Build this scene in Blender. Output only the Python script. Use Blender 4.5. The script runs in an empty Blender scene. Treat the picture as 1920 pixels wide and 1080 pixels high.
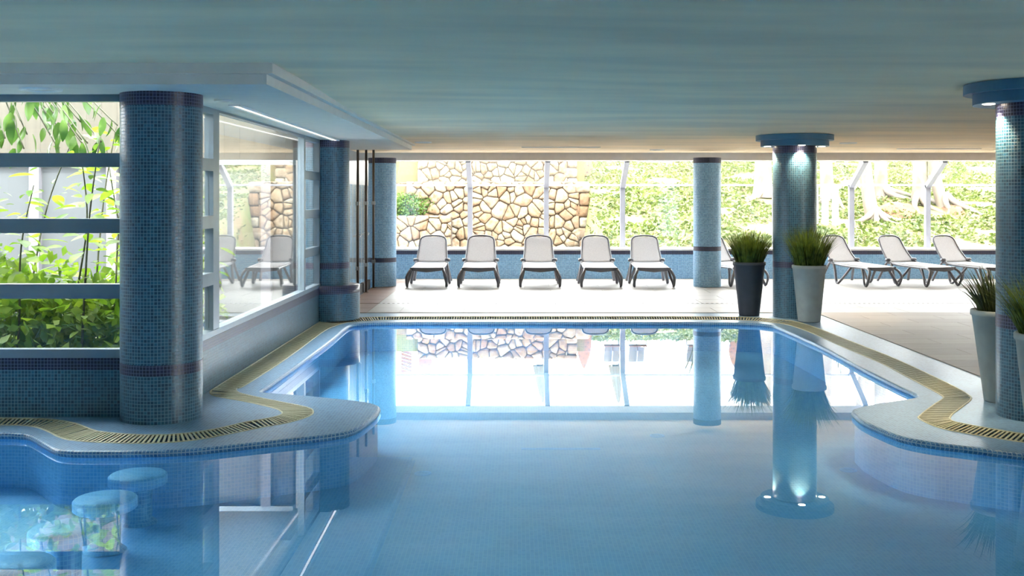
import bpy, math, random
import numpy as np
from mathutils import Vector, Matrix, Euler
from mathutils.geometry import tessellate_polygon

SC = bpy.context.scene
COL = SC.collection
random.seed(7)
PI = math.pi

# ------------------------------------------------------------------ camera, sky, sun, exposure
F = 2000.0                 # focal length in pixels of the 1920 frame
PX, PY = 970.0, 370.0      # vanishing point of the depth direction
CAMZ = 1.70                # camera height above the water
cam_d = bpy.data.cameras.new('camera')
cam = bpy.data.objects.new('camera', cam_d); COL.objects.link(cam)
cam.location = (0, 0, CAMZ); cam.rotation_euler = (PI / 2, 0, 0)
cam_d.sensor_width = 36; cam_d.lens = 36 * F / 1920
cam_d.shift_x = -(PX - 960) / 1920
cam_d.shift_y = -(540 - PY) / 1920
cam_d.clip_start = 0.05; cam_d.clip_end = 500
SC.camera = cam

SKY_STRENGTH = 3.2
world = bpy.data.worlds.new('sky'); SC.world = world
world.use_nodes = True
wn = world.node_tree.nodes
wn['Background'].inputs[0].default_value = (0.98, 0.985, 1.0, 1)
wn['Background'].inputs[1].default_value = SKY_STRENGTH

sun_d = bpy.data.lights.new('sun', 'SUN'); sun_d.energy = 1.8; sun_d.angle = 0.02
sun_d.color = (1.0, 0.94, 0.84)
sun = bpy.data.objects.new('sun', sun_d); COL.objects.link(sun)
sun.location = (4, -10, 20)
sun.rotation_euler = Vector((-0.28, 0.62, -0.78)).to_track_quat('-Z', 'Y').to_euler()

SC.view_settings.view_transform = 'Standard'
SC.view_settings.look = 'None'
SC.view_settings.exposure = 2.85
SC.view_settings.gamma = 1.0
SC.view_settings.use_curve_mapping = False
SC.cycles.max_bounces = 12
SC.cycles.diffuse_bounces = 6
SC.cycles.transparent_max_bounces = 24
SC.cycles.sample_clamp_indirect = 6.0

# ------------------------------------------------------------------ helpers
def lin(c):
    out = []
    for v in c[:3]:
        v = v / 255.0
        out.append(v / 12.92 if v <= 0.04045 else ((v + 0.055) / 1.055) ** 2.4)
    return (out[0], out[1], out[2], 1.0)

class MB:
    """collects faces, then links them as one mesh object"""
    def __init__(s): s.v = []; s.f = []; s.uv = []; s.sm = []
    def add(s, vs, fs, uvs=None, smooth=False):
        o = len(s.v); s.v += [tuple(p) for p in vs]
        for i, f in enumerate(fs):
            s.f.append(tuple(o + k for k in f))
            s.uv.append(uvs[i] if uvs else None); s.sm.append(smooth)
        return s
    def box(s, x0, x1, y0, y1, z0, z1):
        vs = [(x0,y0,z0),(x1,y0,z0),(x1,y1,z0),(x0,y1,z0),(x0,y0,z1),(x1,y0,z1),(x1,y1,z1),(x0,y1,z1)]
        return s.add(vs, [(3,2,1,0),(4,5,6,7),(0,1,5,4),(1,2,6,5),(2,3,7,6),(3,0,4,7)])
    def obox(s, c, half, M):
        vs = []
        for sx, sy, sz in ((-1,-1,-1),(1,-1,-1),(1,1,-1),(-1,1,-1),(-1,-1,1),(1,-1,1),(1,1,1),(-1,1,1)):
            vs.append(Vector(c) + M @ Vector((sx*half[0], sy*half[1], sz*half[2])))
        return s.add(vs, [(3,2,1,0),(4,5,6,7),(0,1,5,4),(1,2,6,5),(2,3,7,6),(3,0,4,7)])
    def bar(s, a, b, w, h, up=(0,0,1)):
        a, b = Vector(a), Vector(b); d = (b - a); L = d.length; d.normalize()
        side = d.cross(Vector(up)).normalized(); u = side.cross(d)
        M = Matrix((side, d, u)).transposed()
        return s.obox((a + b) / 2, (w/2, L/2, h/2), M)
    def prism(s, poly, z0, z1):
        n = len(poly)
        vs = [(p[0], p[1], z0) for p in poly] + [(p[0], p[1], z1) for p in poly]
        tris = tessellate_polygon([[Vector((p[0], p[1], 0)) for p in poly]])
        fs = []
        for t in tris:
            a, b, c = [Vector(poly[i][:2]) for i in t]
            up = (b - a).x * (c - a).y - (b - a).y * (c - a).x > 0
            t = tuple(t) if up else tuple(reversed(t))
            fs.append(tuple(n + i for i in t)); fs.append(tuple(reversed(t)))
        area = sum(poly[i][0]*poly[(i+1)%n][1] - poly[(i+1)%n][0]*poly[i][1] for i in range(n))
        for i in range(n):
            j = (i + 1) % n
            fs.append((i, j, n+j, n+i) if area > 0 else (j, i, n+i, n+j))
        return s.add(vs, fs)
    def tube(s, pts, r, seg=8, closed=False, cap=True, flat=1.0):
        pts = [Vector(p) for p in pts]; n = len(pts)
        rs = r if isinstance(r, (list, tuple)) else [r] * n
        up = None; rings = []
        for i in range(n):
            if closed: t = (pts[(i+1) % n] - pts[i-1])
            else: t = pts[min(i+1, n-1)] - pts[max(i-1, 0)]
            t.normalize()
            if up is None:
                up = Vector((0, 0, 1)) if abs(t.z) < 0.9 else Vector((1, 0, 0))
            up = (up - t * up.dot(t))
            if up.length < 1e-5: up = Vector((1, 0, 0)) - t * t.x
            up.normalize(); side = t.cross(up)
            rings.append([pts[i] + (side * math.cos(a) * flat + up * math.sin(a)) * rs[i]
                          for a in [2*PI*k/seg for k in range(seg)]])
        vs = [p for ring in rings for p in ring]; fs = []
        m = n if closed else n - 1
        for i in range(m):
            j = (i + 1) % n
            for k in range(seg):
                l = (k + 1) % seg
                fs.append((i*seg+k, i*seg+l, j*seg+l, j*seg+k))
        s.add(vs, fs, smooth=True)
        if cap and not closed:
            o = len(s.v) - len(vs)
            s.f.append(tuple(o + k for k in reversed(range(seg)))); s.uv.append(None); s.sm.append(False)
            s.f.append(tuple(o + (n-1)*seg + k for k in range(seg))); s.uv.append(None); s.sm.append(False)
        return s
    def lathe(s, prof, c=(0,0), seg=48, uvr=None, smooth=True, cap0=False, cap1=False):
        vs = []; fs = []; uvs = []
        for r, z in prof:
            for k in range(seg):
                a = 2*PI*k/seg
                vs.append((c[0] + r*math.cos(a), c[1] + r*math.sin(a), z))
        vacc = [0]
        for i in range(1, len(prof)):
            vacc.append(vacc[-1] + math.hypot(prof[i][0]-prof[i-1][0], prof[i][1]-prof[i-1][1]))
        R = uvr or max(p[0] for p in prof)
        for i in range(len(prof) - 1):
            for k in range(seg):
                l = (k + 1) % seg
                fs.append((i*seg+k, i*seg+l, (i+1)*seg+l, (i+1)*seg+k))
                u0, u1 = 2*PI*k/seg*R, 2*PI*(k+1)/seg*R
                v0, v1 = prof[0][1] + vacc[i], prof[0][1] + vacc[i+1]
                uvs.append(((u0,v0),(u1,v0),(u1,v1),(u0,v1)))
        s.add(vs, fs, uvs, smooth)
        o = len(s.v) - len(vs)
        if cap0: s.f.append(tuple(o + k for k in reversed(range(seg)))); s.uv.append(None); s.sm.append(False)
        if cap1: s.f.append(tuple(o + (len(prof)-1)*seg + k for k in range(seg))); s.uv.append(None); s.sm.append(False)
        return s
    def mesh(s, name, mat):
        me = bpy.data.meshes.new(name)
        me.from_pydata(s.v, [], s.f)
        uvl = me.uv_layers.new(name='UVMap')
        buf = np.zeros(len(me.loops) * 2, dtype=np.float32); k = 0
        V = s.v
        for f, uv in zip(s.f, s.uv):
            if uv is None:
                a, b, c = Vector(V[f[0]]), Vector(V[f[1]]), Vector(V[f[2]])
                n = (b - a).cross(c - a); ax, ay, az = abs(n.x), abs(n.y), abs(n.z)
                if az >= ax and az >= ay: uv = [(V[i][0], V[i][1]) for i in f]
                elif ax >= ay: uv = [(V[i][1], V[i][2]) for i in f]
                else: uv = [(V[i][0], V[i][2]) for i in f]
            for q in uv:
                buf[k] = q[0]; buf[k+1] = q[1]; k += 2
        uvl.data.foreach_set('uv', buf)
        me.polygons.foreach_set('use_smooth', s.sm)
        if mat: me.materials.append(mat)
        me.update()
        return me
    def build(s, name, mat, parent=None, loc=None):
        return link(name, s.mesh(name, mat), parent, loc)

def link(name, me, parent=None, loc=None):
    o = bpy.data.objects.new(name, me); COL.objects.link(o)
    if parent: o.parent = parent
    if loc: o.location = loc
    return o
def tag(o, label=None, cat=None, group=None, kind=None):
    if label: o['label'] = label
    if cat: o['category'] = cat
    if group: o['group'] = group
    if kind: o['kind'] = kind
    return o
def empty(name, loc=(0,0,0), rz=0, **kw):
    o = bpy.data.objects.new(name, None); COL.objects.link(o)
    o.location = loc; o.rotation_euler = (0, 0, rz); o.empty_display_size = 0.1
    return tag(o, **kw)
def copy_tree(o, parent=None):
    c = o.copy(); COL.objects.link(c); c.parent = parent
    for ch in o.children: copy_tree(ch, c)
    return c
def np_mesh(name, verts, faces, mat):
    """fast mesh from numpy arrays, all faces with the same number of corners"""
    me = bpy.data.meshes.new(name)
    nv, nf, k = len(verts), len(faces), faces.shape[1]
    me.vertices.add(nv); me.vertices.foreach_set('co', verts.astype(np.float32).ravel())
    me.loops.add(nf * k); me.loops.foreach_set('vertex_index', faces.astype(np.int32).ravel())
    me.polygons.add(nf); me.polygons.foreach_set('loop_start', np.arange(0, nf*k, k, dtype=np.int32))
    me.update(calc_edges=True); me.materials.append(mat)
    return me

FLOOR = 0.07
COP = 0.045     # coping between the gutter and the water lies a little lower
def gp(px, py, z=FLOOR):
    """point of the photograph lying on a horizontal plane at height z"""
    d = (CAMZ - z) * F / (py - PY)
    return ((px - PX) * d / F, d)
def catmull(pts, sub=6):
    out = []; n = len(pts)
    for i in range(n - 1):
        p0, p1, p2, p3 = [np.array(pts[max(0, min(n-1, k))], float) for k in (i-1, i, i+1, i+2)]
        for t in np.linspace(0, 1, sub, endpoint=False):
            out.append(tuple(0.5*((2*p1) + (-p0+p2)*t + (2*p0-5*p1+4*p2-p3)*t*t + (-p0+3*p1-3*p2+p3)*t**3)))
    out.append(tuple(pts[-1])); return out

# ------------------------------------------------------------------ materials
def new_mat(name):
    m = bpy.data.materials.new(name); m.use_nodes = True
    nt = m.node_tree; b = nt.nodes['Principled BSDF']
    return m, nt, b
def N(nt, t, **kw):
    n = nt.nodes.new(t)
    for k, v in kw.items(): setattr(n, k, v)
    return n
def P(name, col, rough=0.5, metal=0.0, var=0.12, scale=8.0, bump=0.0, col2=None, stretch=(1,1,1), spec=0.5, detail=4.0, rand=0.0):
    """plain surface with procedural variation between two tones"""
    m, nt, b = new_mat(name); L = nt.links
    tc = N(nt, 'ShaderNodeTexCoord'); mp = N(nt, 'ShaderNodeMapping'); mp.inputs['Scale'].default_value = stretch
    nz = N(nt, 'ShaderNodeTexNoise'); nz.inputs['Scale'].default_value = scale; nz.inputs['Detail'].default_value = detail
    L.new(tc.outputs['Object'], mp.inputs[0]); L.new(mp.outputs[0], nz.inputs['Vector'])
    rp = N(nt, 'ShaderNodeValToRGB'); c = lin(col)
    c2 = lin(col2) if col2 else tuple(min(1, v*(1-2*var)) for v in c[:3]) + (1,)
    rp.color_ramp.elements[0].position = 0.33; rp.color_ramp.elements[1].position = 0.67
    rp.color_ramp.elements[0].color = c2; rp.color_ramp.elements[1].color = c
    L.new(nz.outputs[0], rp.inputs[0])
    out = rp.outputs[0]
    if rand:
        oi = N(nt, 'ShaderNodeObjectInfo'); hs = N(nt, 'ShaderNodeHueSaturation')
        mr = N(nt, 'ShaderNodeMapRange'); mr.inputs['To Min'].default_value = 1 - rand; mr.inputs['To Max'].default_value = 1 + rand
        L.new(oi.outputs['Random'], mr.inputs[0]); L.new(mr.outputs[0], hs.inputs['Value']); L.new(out, hs.inputs['Color']); out = hs.outputs[0]
    L.new(out, b.inputs['Base Color'])
    b.inputs['Roughness'].default_value = rough; b.inputs['Metallic'].default_value = metal
    b.inputs['Specular IOR Level'].default_value = spec
    if bump:
        bp = N(nt, 'ShaderNodeBump'); bp.inputs['Strength'].default_value = bump; bp.inputs['Distance'].default_value = 0.02
        L.new(nz.outputs[0], bp.inputs['Height']); L.new(bp.outputs[0], b.inputs['Normal'])
    return m
def mosaic(name, c1, c2, mortar, tile=0.0245, gap=0.0022, rough=0.34, bump=0.5, varn=0.0):
    m, nt, b = new_mat(name); L = nt.links
    uv = N(nt, 'ShaderNodeUVMap'); uv.uv_map = 'UVMap'
    br = N(nt, 'ShaderNodeTexBrick'); br.offset = 0.0; br.squash = 1.0
    br.inputs['Color1'].default_value = lin(c1); br.inputs['Color2'].default_value = lin(c2)
    br.inputs['Mortar'].default_value = lin(mortar); br.inputs['Scale'].default_value = 1.0
    br.inputs['Mortar Size'].default_value = gap; br.inputs['Mortar Smooth'].default_value = 0.1
    br.inputs['Bias'].default_value = 0.0
    br.inputs['Brick Width'].default_value = tile; br.inputs['Row Height'].default_value = tile
    L.new(uv.outputs[0], br.inputs['Vector'])
    L.new(br.outputs['Color'], b.inputs['Base Color'])
    mr = N(nt, 'ShaderNodeMapRange'); mr.inputs['To Min'].default_value = rough; mr.inputs['To Max'].default_value = 0.8
    L.new(br.outputs['Fac'], mr.inputs[0]); L.new(mr.outputs[0], b.inputs['Roughness'])
    inv = N(nt, 'ShaderNodeMath', operation='SUBTRACT'); inv.inputs[0].default_value = 1.0
    L.new(br.outputs['Fac'], inv.inputs[1])
    bp = N(nt, 'ShaderNodeBump'); bp.inputs['Strength'].default_value = bump; bp.inputs['Distance'].default_value = 0.002
    L.new(inv.outputs[0], bp.inputs['Height']); L.new(bp.outputs[0], b.inputs['Normal'])
    return m
def clear(name, f0, tint, power=5.0):
    """clear sheet (glass or still water): mirror share rises with the angle, the rest passes"""
    m, nt, b = new_mat(name); L = nt.links; nt.nodes.remove(b)
    lw = N(nt, 'ShaderNodeLayerWeight'); lw.inputs['Blend'].default_value = 0.5
    pw = N(nt, 'ShaderNodeMath', operation='POWER'); pw.inputs[1].default_value = power
    L.new(lw.outputs['Facing'], pw.inputs[0])
    ma = N(nt, 'ShaderNodeMath', operation='MULTIPLY_ADD'); ma.inputs[1].default_value = (1 - f0); ma.inputs[2].default_value = f0
    ma.use_clamp = True
    L.new(pw.outputs[0], ma.inputs[0])
    tr = N(nt, 'ShaderNodeBsdfTransparent'); tr.inputs[0].default_value = (*tint, 1)
    gl = N(nt, 'ShaderNodeBsdfGlossy'); gl.inputs['Roughness'].default_value = 0.0; gl.inputs[0].default_value = (1,1,1,1)
    mx = N(nt, 'ShaderNodeMixShader')
    L.new(ma.outputs[0], mx.inputs[0]); L.new(tr.outputs[0], mx.inputs[1]); L.new(gl.outputs[0], mx.inputs[2])
    L.new(mx.outputs[0], nt.nodes['Material Output'].inputs[0])
    return m
def emit(name, col, s):
    m, nt, b = new_mat(name)
    b.inputs['Base Color'].default_value = lin(col); b.inputs['Emission Color'].default_value = lin(col)
    b.inputs['Emission Strength'].default_value = s
    return m
def leafy(name, ca, cb, trans=0.35, scale=6.0, rough=0.45):
    m, nt, b = new_mat(name); L = nt.links
    tc = N(nt, 'ShaderNodeTexCoord'); nz = N(nt, 'ShaderNodeTexNoise'); nz.inputs['Scale'].default_value = scale; nz.inputs['Detail'].default_value = 3
    ge = N(nt, 'ShaderNodeNewGeometry'); L.new(ge.outputs['Position'], nz.inputs['Vector'])
    rp = N(nt, 'ShaderNodeValToRGB'); rp.color_ramp.elements[0].position = 0.35; rp.color_ramp.elements[1].position = 0.65
    rp.color_ramp.elements[0].color = lin(ca); rp.color_ramp.elements[1].color = lin(cb)
    L.new(nz.outputs[0], rp.inputs[0]); L.new(rp.outputs[0], b.inputs['Base Color']); b.inputs['Roughness'].default_value = rough
    tl = N(nt, 'ShaderNodeBsdfTranslucent'); L.new(rp.outputs[0], tl.inputs[0])
    mx = N(nt, 'ShaderNodeMixShader'); mx.inputs[0].default_value = trans
    L.new(b.outputs[0], mx.inputs[1]); L.new(tl.outputs[0], mx.inputs[2])
    L.new(mx.outputs[0], nt.nodes['Material Output'].inputs[0])
    return m
def stone_mat(name):
    m, nt, b = new_mat(name); L = nt.links
    oi = N(nt, 'ShaderNodeObjectInfo'); rp = N(nt, 'ShaderNodeValToRGB')
    els = rp.color_ramp.elements
    els[0].position = 0.0; els[0].color = lin((106, 95, 75))
    els[1].position = 1.0; els[1].color = lin((114, 106, 93))
    for p, c in ((0.2,(102, 84, 62)),(0.35,(111, 101, 84)),(0.5,(93, 69, 44)),(0.58,(108, 93, 74)),(0.75,(116, 110, 96)),(0.88,(100, 80, 59))):
        e = els.new(p); e.color = lin(c)
    L.new(oi.outputs['Random'], rp.inputs[0])
    ge = N(nt, 'ShaderNodeNewGeometry'); nz = N(nt, 'ShaderNodeTexNoise'); nz.inputs['Scale'].default_value = 9; nz.inputs['Detail'].default_value = 8
    L.new(ge.outputs['Position'], nz.inputs['Vector'])
    r2 = N(nt, 'ShaderNodeValToRGB'); r2.color_ramp.elements[0].position = 0.34; r2.color_ramp.elements[0].color = (0.48,0.34,0.22,1)
    r2.color_ramp.elements[1].position = 0.56; r2.color_ramp.elements[1].color = (1,1,1,1)
    L.new(nz.outputs[0], r2.inputs[0])
    mx = N(nt, 'ShaderNodeMix', data_type='RGBA', blend_type='MULTIPLY'); mx.inputs[0].default_value = 0.75
    L.new(rp.outputs[0], mx.inputs[6]); L.new(r2.outputs[0], mx.inputs[7]); L.new(mx.outputs[2], b.inputs['Base Color'])
    bp = N(nt, 'ShaderNodeBump'); bp.inputs['Strength'].default_value = 0.7; bp.inputs['Distance'].default_value = 0.03
    L.new(nz.outputs[0], bp.inputs['Height']); L.new(bp.outputs[0], b.inputs['Normal']); b.inputs['Roughness'].default_value = 0.9
    return m
def dotted_mat(name):
    m, nt, b = new_mat(name); L = nt.links
    tc = N(nt, 'ShaderNodeTexCoord'); mp = N(nt, 'ShaderNodeMapping'); mp.inputs['Rotation'].default_value = (0, 0.6, 0)
    L.new(tc.outputs['Object'], mp.inputs[0])
    vo = N(nt, 'ShaderNodeTexVoronoi'); vo.inputs['Scale'].default_value = 6.5; vo.inputs['Randomness'].default_value = 0.15; vo.voronoi_dimensions = '2D'
    sp = N(nt, 'ShaderNodeSeparateXYZ'); cb = N(nt, 'ShaderNodeCombineXYZ')
    L.new(mp.outputs[0], sp.inputs[0]); L.new(sp.outputs[0], cb.inputs[0]); L.new(sp.outputs[2], cb.inputs[1]); L.new(cb.outputs[0], vo.inputs['Vector'])
    lt = N(nt, 'ShaderNodeMath', operation='LESS_THAN'); lt.inputs[1].default_value = 0.2; L.new(vo.outputs['Distance'], lt.inputs[0])
    mx = N(nt, 'ShaderNodeMix', data_type='RGBA'); mx.inputs[6].default_value = lin((95, 60, 36)); mx.inputs[7].default_value = lin((40,26,24))
    L.new(lt.outputs[0], mx.inputs[0]); L.new(mx.outputs[2], b.inputs['Base Color'])
    return m

M = {}
M['mosaic'] = mosaic('shaded_blue_mosaic', (42, 94, 120), (18, 58, 82), (112, 140, 152))  # near column tile, with the shade of the hall put into its colour
M['mosaic_daylit'] = mosaic('daylit_blue_mosaic', (118, 182, 222), (72, 140, 194), (190, 208, 218))  # same tile near the windows, with daylight put into its colour
M['navy'] = mosaic('navy_mosaic', (27, 24, 65), (15, 10, 36), (101, 105, 127))
M['mosaic_deck'] = mosaic('deck_mosaic', (78, 132, 176), (42, 96, 146), (146, 172, 188), gap=0.003, rough=0.32)
M['mosaic_pool'] = mosaic('pool_mosaic', (150,204,244), (126,188,236), (176,216,244), rough=0.4, bump=0.1)
M['pool_dim'] = mosaic('dim_pool_mosaic', (112,170,206), (84,146,190), (140,186,210), rough=0.4, bump=0.1)
M['capital'] = P('blue_paint', (71, 119, 148), 0.5, var=0.05)
M['ceil'] = P('ceiling_plaster', (250,222,184), 0.85, scale=1.3, stretch=(0.4,1.6,1), col2=(226,202,170), detail=10)
M['soffit'] = P('soffit_plaster', (216,210,200), 0.8, var=0.03)
M['beam'] = P('beam_paint', (206,202,198), 0.7, var=0.03)
M['alu'] = P('grey_aluminium', (127, 141, 151), 0.35, 0.3, var=0.04)
M['alu_white'] = P('white_aluminium', (150, 151, 160), 0.4, 0.1, var=0.03)
M['sill'] = P('white_stone_sill', (210, 208, 208), 0.5, var=0.04)
M['glass'] = clear('window_glass', 0.05, (0.97, 0.985, 0.975))
M['water'] = clear('pool_water', 0.022, (0.64, 0.89, 1.0), 4.4)
M['cream'] = P('cream_plastic', (188, 185, 155), 0.5, var=0.06)
M['channel'] = P('gutter_channel', (46, 47, 36), 0.6, var=0.1)
M['grout'] = P('grey_grout', (150,144,138), 0.9, var=0.1)
M['tile_pale'] = P('pale_floor_tile', (158, 155, 151), 0.5, var=0.04, scale=3, stretch=(0.4,4,1), rand=0.04)
M['tile_wood'] = P('beige_floor_tile', (150, 139, 128), 0.55, var=0.1, scale=3, stretch=(0.5,8,1), rand=0.1, spec=0.25)
M['tile_pink'] = P('terracotta_floor_tile', (131, 101, 85), 0.4, var=0.08, scale=4, rand=0.06)
M['plastic_dark'] = P('grey_resin', (108, 108, 115), 0.4, var=0.04)
M['sling'] = leafy('light_grey_sling', (204, 202, 203), (214, 212, 213), 0.5, 60, rough=0.75)
M['pot_dark'] = P('charcoal_pot', (58, 62, 72), 0.6, var=0.1, bump=0.05)
M['pot_light'] = P('pale_grey_pot', (150, 158, 157), 0.7, var=0.08, bump=0.08)
M['soil'] = P('dark_soil', (48,40,32), 0.95, var=0.3, scale=40)
M['grass_pot'] = leafy('ornamental_grass', (50, 71, 18), (101, 119, 41), 0.3, 14)
M['grass_dark'] = leafy('dark_strap_leaves', (37, 48, 25), (73, 84, 45), 0.2, 14)
M['bronze'] = P('bronze_post', (95, 84, 74), 0.4, 0.5, var=0.06)
M['steel'] = P('brushed_steel', (170,172,174), 0.3, 0.8, var=0.05)
M['white_wall'] = P('white_render', (224,222,216), 0.85, var=0.04)
M['dark'] = P('dark_slot', (30,30,32), 0.8, var=0.1)
M['lamp_white'] = P('white_lamp_trim', (228,228,226), 0.5, var=0.03)
M['stone'] = stone_mat('limestone')
M['mortar'] = P('earth_mortar', (66, 50, 34), 0.95, var=0.25, scale=12)
M['bark'] = P('pale_bark', (105, 99, 91), 0.9, var=0.14, scale=5, stretch=(1,1,0.4), bump=0.4, col2=(83, 73, 60))
M['turf'] = P('slope_soil_turf', (76, 87, 39), 0.95, scale=1.4, col2=(92, 76, 50), detail=8, bump=0.5)
M['turf_leaf'] = leafy('ground_cover_leaves', (48, 64, 20), (94, 104, 50), 0.4, 3.0)
M['bush'] = leafy('bush_leaves', (42, 72, 20), (92, 119, 40), 0.45, 5)
M['leaf_bright'] = leafy('bright_leaves', (75, 116, 20), (129, 154, 43), 0.55, 5)
M['leaf_dark'] = leafy('rubber_tree_leaves', (31, 62, 20), (77, 107, 45), 0.4, 6, rough=0.25)
M['stem'] = P('green_stem', (45, 50, 24), 0.7, var=0.15)
M['courtyard'] = P('courtyard_panel', (62, 67, 71), 0.7, var=0.04)
M['wood'] = P('weathered_boards', (65, 62, 53), 0.8, var=0.1, scale=4, stretch=(6,6,0.4))
M['gravel'] = P('pale_ground', (104,99,88), 0.95, var=0.15, scale=20)
M['chair_mesh'] = P('grey_chair_mesh', (71, 70, 70), 0.8, var=0.05)
M['parasol'] = P('beige_canvas', (82, 73, 54), 0.85, var=0.06)
M['orange_wood'] = P('terracotta_lattice', (89, 53, 25), 0.7, var=0.1)
M['dots'] = dotted_mat('dotted_paint')
M['agave'] = leafy('spiky_leaves', (38, 45, 29), (76, 76, 55), 0.3, 8)
M['spot'] = emit('spot_lens', (255,240,214), 6.0)
M['strip'] = emit('blade_glow', (255,248,236), 0.3)  # faint emission that keeps a diffuser blade bright
M['pool_lens'] = emit('added_lamp_lens', (170,226,255), 5.0)

# ------------------------------------------------------------------ pool outline and gutter, in plan
def z1(p): return (p[0] / 2.454, 640 + p[1] / 2.454)
def z2(p): return (340 + p[0] / 3.6, 560 + p[1] / 3.6)
def z8(p): return (1480 + p[0] * 0.4074, 420 + p[1] * 0.4074)
edge_px = [z1(p) for p in ((-420,424),(0,419),(90,421),(150,430),(250,485),(300,499),(420,503),(700,500),(900,490),(1100,470),(1300,449),
           (1500,428),(1620,403),(1700,350),(1736,312),(1722,291),(1640,275),(1400,250),(1215,236),(1190,226))]
edge_px += [(500,722),(545,690),(579,665.5),(618,637),(645,614),(660,607.5),(690,605),(740,604)]
edge_px += [(900,603.6),(1100,603.6),(1300,603.8),(1400,605),(1440,608),(1462,613.5)]
edge_px += [z8(p) for p in ((150,560),(320,650),(500,740),(580,776),(596,788),(585,800),(420,825),(320,846),(301,860),(312,876),(360,910),(500,970),(640,1000),(800,1020),(1080,1055),(1400,1090))]
edge = catmull([gp(*p, z=COP) for p in edge_px], 4)
st = [tuple(z1(q) for q in p) for p in (
 ((-420,352),(-420,383)),((0,354),(0,386)),((150,356),(110,388)),((250,361),(170,397)),((340,376),(225,417)),((400,398),(270,440)),
 ((450,414),(330,456)),((560,426),(480,467)),((700,431),(690,470)),((850,424),(880,457)),((1000,402),(1050,428)),((1130,372),(1200,397)),
 ((1250,352),(1330,374)),((1298,335),(1418,346)),((1290,320),(1440,326)),((1250,305),(1415,305)),((1120,276),(1270,275)),((1010,257),(1140,248)),
 ((970,242),(1092,232)),((972,224),(1090,216)))]
st += [((404,727),(457,724)),((479,679),(511,690)),((540,639.5),(556,659)),((590,608.5),(606,622)),((606,601.5),(628,611.5)),((640,597.5),(652,605)),((690,595),(692,601.5)),
       ((740,594),(741,599.4)),((900,593.6),(900,599)),((1100,593.6),(1100,599)),((1300,593.8),(1300,599.2)),((1400,595),(1396,600.5)),((1450,598.5),(1440,604)),((1492,603),(1478,609.5))]
st += [(z8((130,480)),z8((90,497))),(z8((300,547)),z8((255,570))),(z8((460,610)),z8((420,640))),(z8((620,682)),z8((555,711))),(z8((760,750)),z8((655,764))),(z8((822,786)),z8((698,788))),
       (z8((836,806)),z8((708,803))),(z8((800,838)),z8((665,833))),(z8((746,880)),z8((606,878))),(z8((748,906)),z8((600,898))),(z8((830,925)),z8((690,938))),(z8((930,943)),z8((830,967))),(z8((1080,967)),z8((1060,1003))),(z8((1400,1010)),z8((1380,1052)))]
gb = catmull([gp(*p[0]) for p in st], 8)
gf = catmull([gp(*p[1], z=COP) for p in st], 8)
gb = [(max(x, -2.585) if 8.3 < y < 14.6 else x, min(y, 7.87) if x < -2.7 else y) for x, y in gb]
close_edge = [(7.5, edge[-1][1] - 0.2), (7.5, 1.6), (-7.5, 1.6), (-7.5, edge[0][1])]
close_f = [(7.8, gf[-1][1] - 0.2), (7.8, 1.3), (-7.8, 1.3), (-7.8, gf[0][1])]
close_b = [(8.0, gb[-1][1] - 0.2), (8.0, 1.1), (-8.0, 1.1), (-8.0, gb[0][1])]
def dedupe(l):
    out = [l[0]]
    for p in l[1:]:
        if math.hypot(p[0]-out[-1][0], p[1]-out[-1][1]) > 0.004: out.append(p)
    return out
poolP, gfP, gbP = [dedupe(l) for l in (edge + close_edge, gf + close_f, gb + close_b)]
outer = [(-9.5,-4.0),(12.0,-4.0),(12.0,21.4),(-5.0,21.4),(-5.0,14.6),(-2.75,14.6),(-2.75,8.02),(-9.5,8.02)]
def ring_mesh(mb, outer, hole, z, zh=None):
    loops = [[Vector((p[0],p[1],0)) for p in outer], [Vector((p[0],p[1],0)) for p in hole]]
    tris = tessellate_polygon(loops)
    pts = outer + hole
    vs = [(p[0], p[1], z if zh is None or i < len(outer) else zh) for i, p in enumerate(pts)]; fs = []
    for t in tris:
        a, b, c = [pts[i] for i in t]
        fs.append(tuple(t) if (b[0]-a[0])*(c[1]-a[1]) - (b[1]-a[1])*(c[0]-a[0]) > 0 else tuple(reversed(t)))
    mb.add(vs, fs)
def skirt(mb, loop, z0, z1):
    n = len(loop); u = [0]
    for i in range(n): u.append(u[-1] + math.dist(loop[i], loop[(i+1) % n]))
    vs = [(p[0],p[1],z0) for p in loop] + [(p[0],p[1],z1) for p in loop]
    fs = []; uvs = []
    for i in range(n):
        j = (i+1) % n
        fs.append((i, j, n+j, n+i)); uvs.append(((u[i],z0),(u[i+1],z0),(u[i+1],z1),(u[i],z1)))
    mb.add(vs, fs, uvs)

# ------------------------------------------------------------------ the room
mb = MB(); ring_mesh(mb, outer, gbP, FLOOR); skirt(mb, gbP, -0.02, FLOOR)
floor = tag(mb.build('floor', M['mosaic_deck']), 'pale blue mosaic pool deck around the water', kind='structure')
mb = MB(); ring_mesh(mb, gfP, poolP, COP); skirt(mb, gfP, -0.02, COP)
coping = mb.build('coping', M['mosaic_deck'], floor)
lip = MB(); lip.tube([(p[0], p[1], COP - 0.0245) for p in poolP], 0.0245, 8, closed=True)
lip.build('bullnose_edge', M['mosaic_deck'], coping)
mb = MB(); ring_mesh(mb, gbP, gfP, -0.02); mb.build('gutter_bed', M['channel'], floor)

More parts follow.
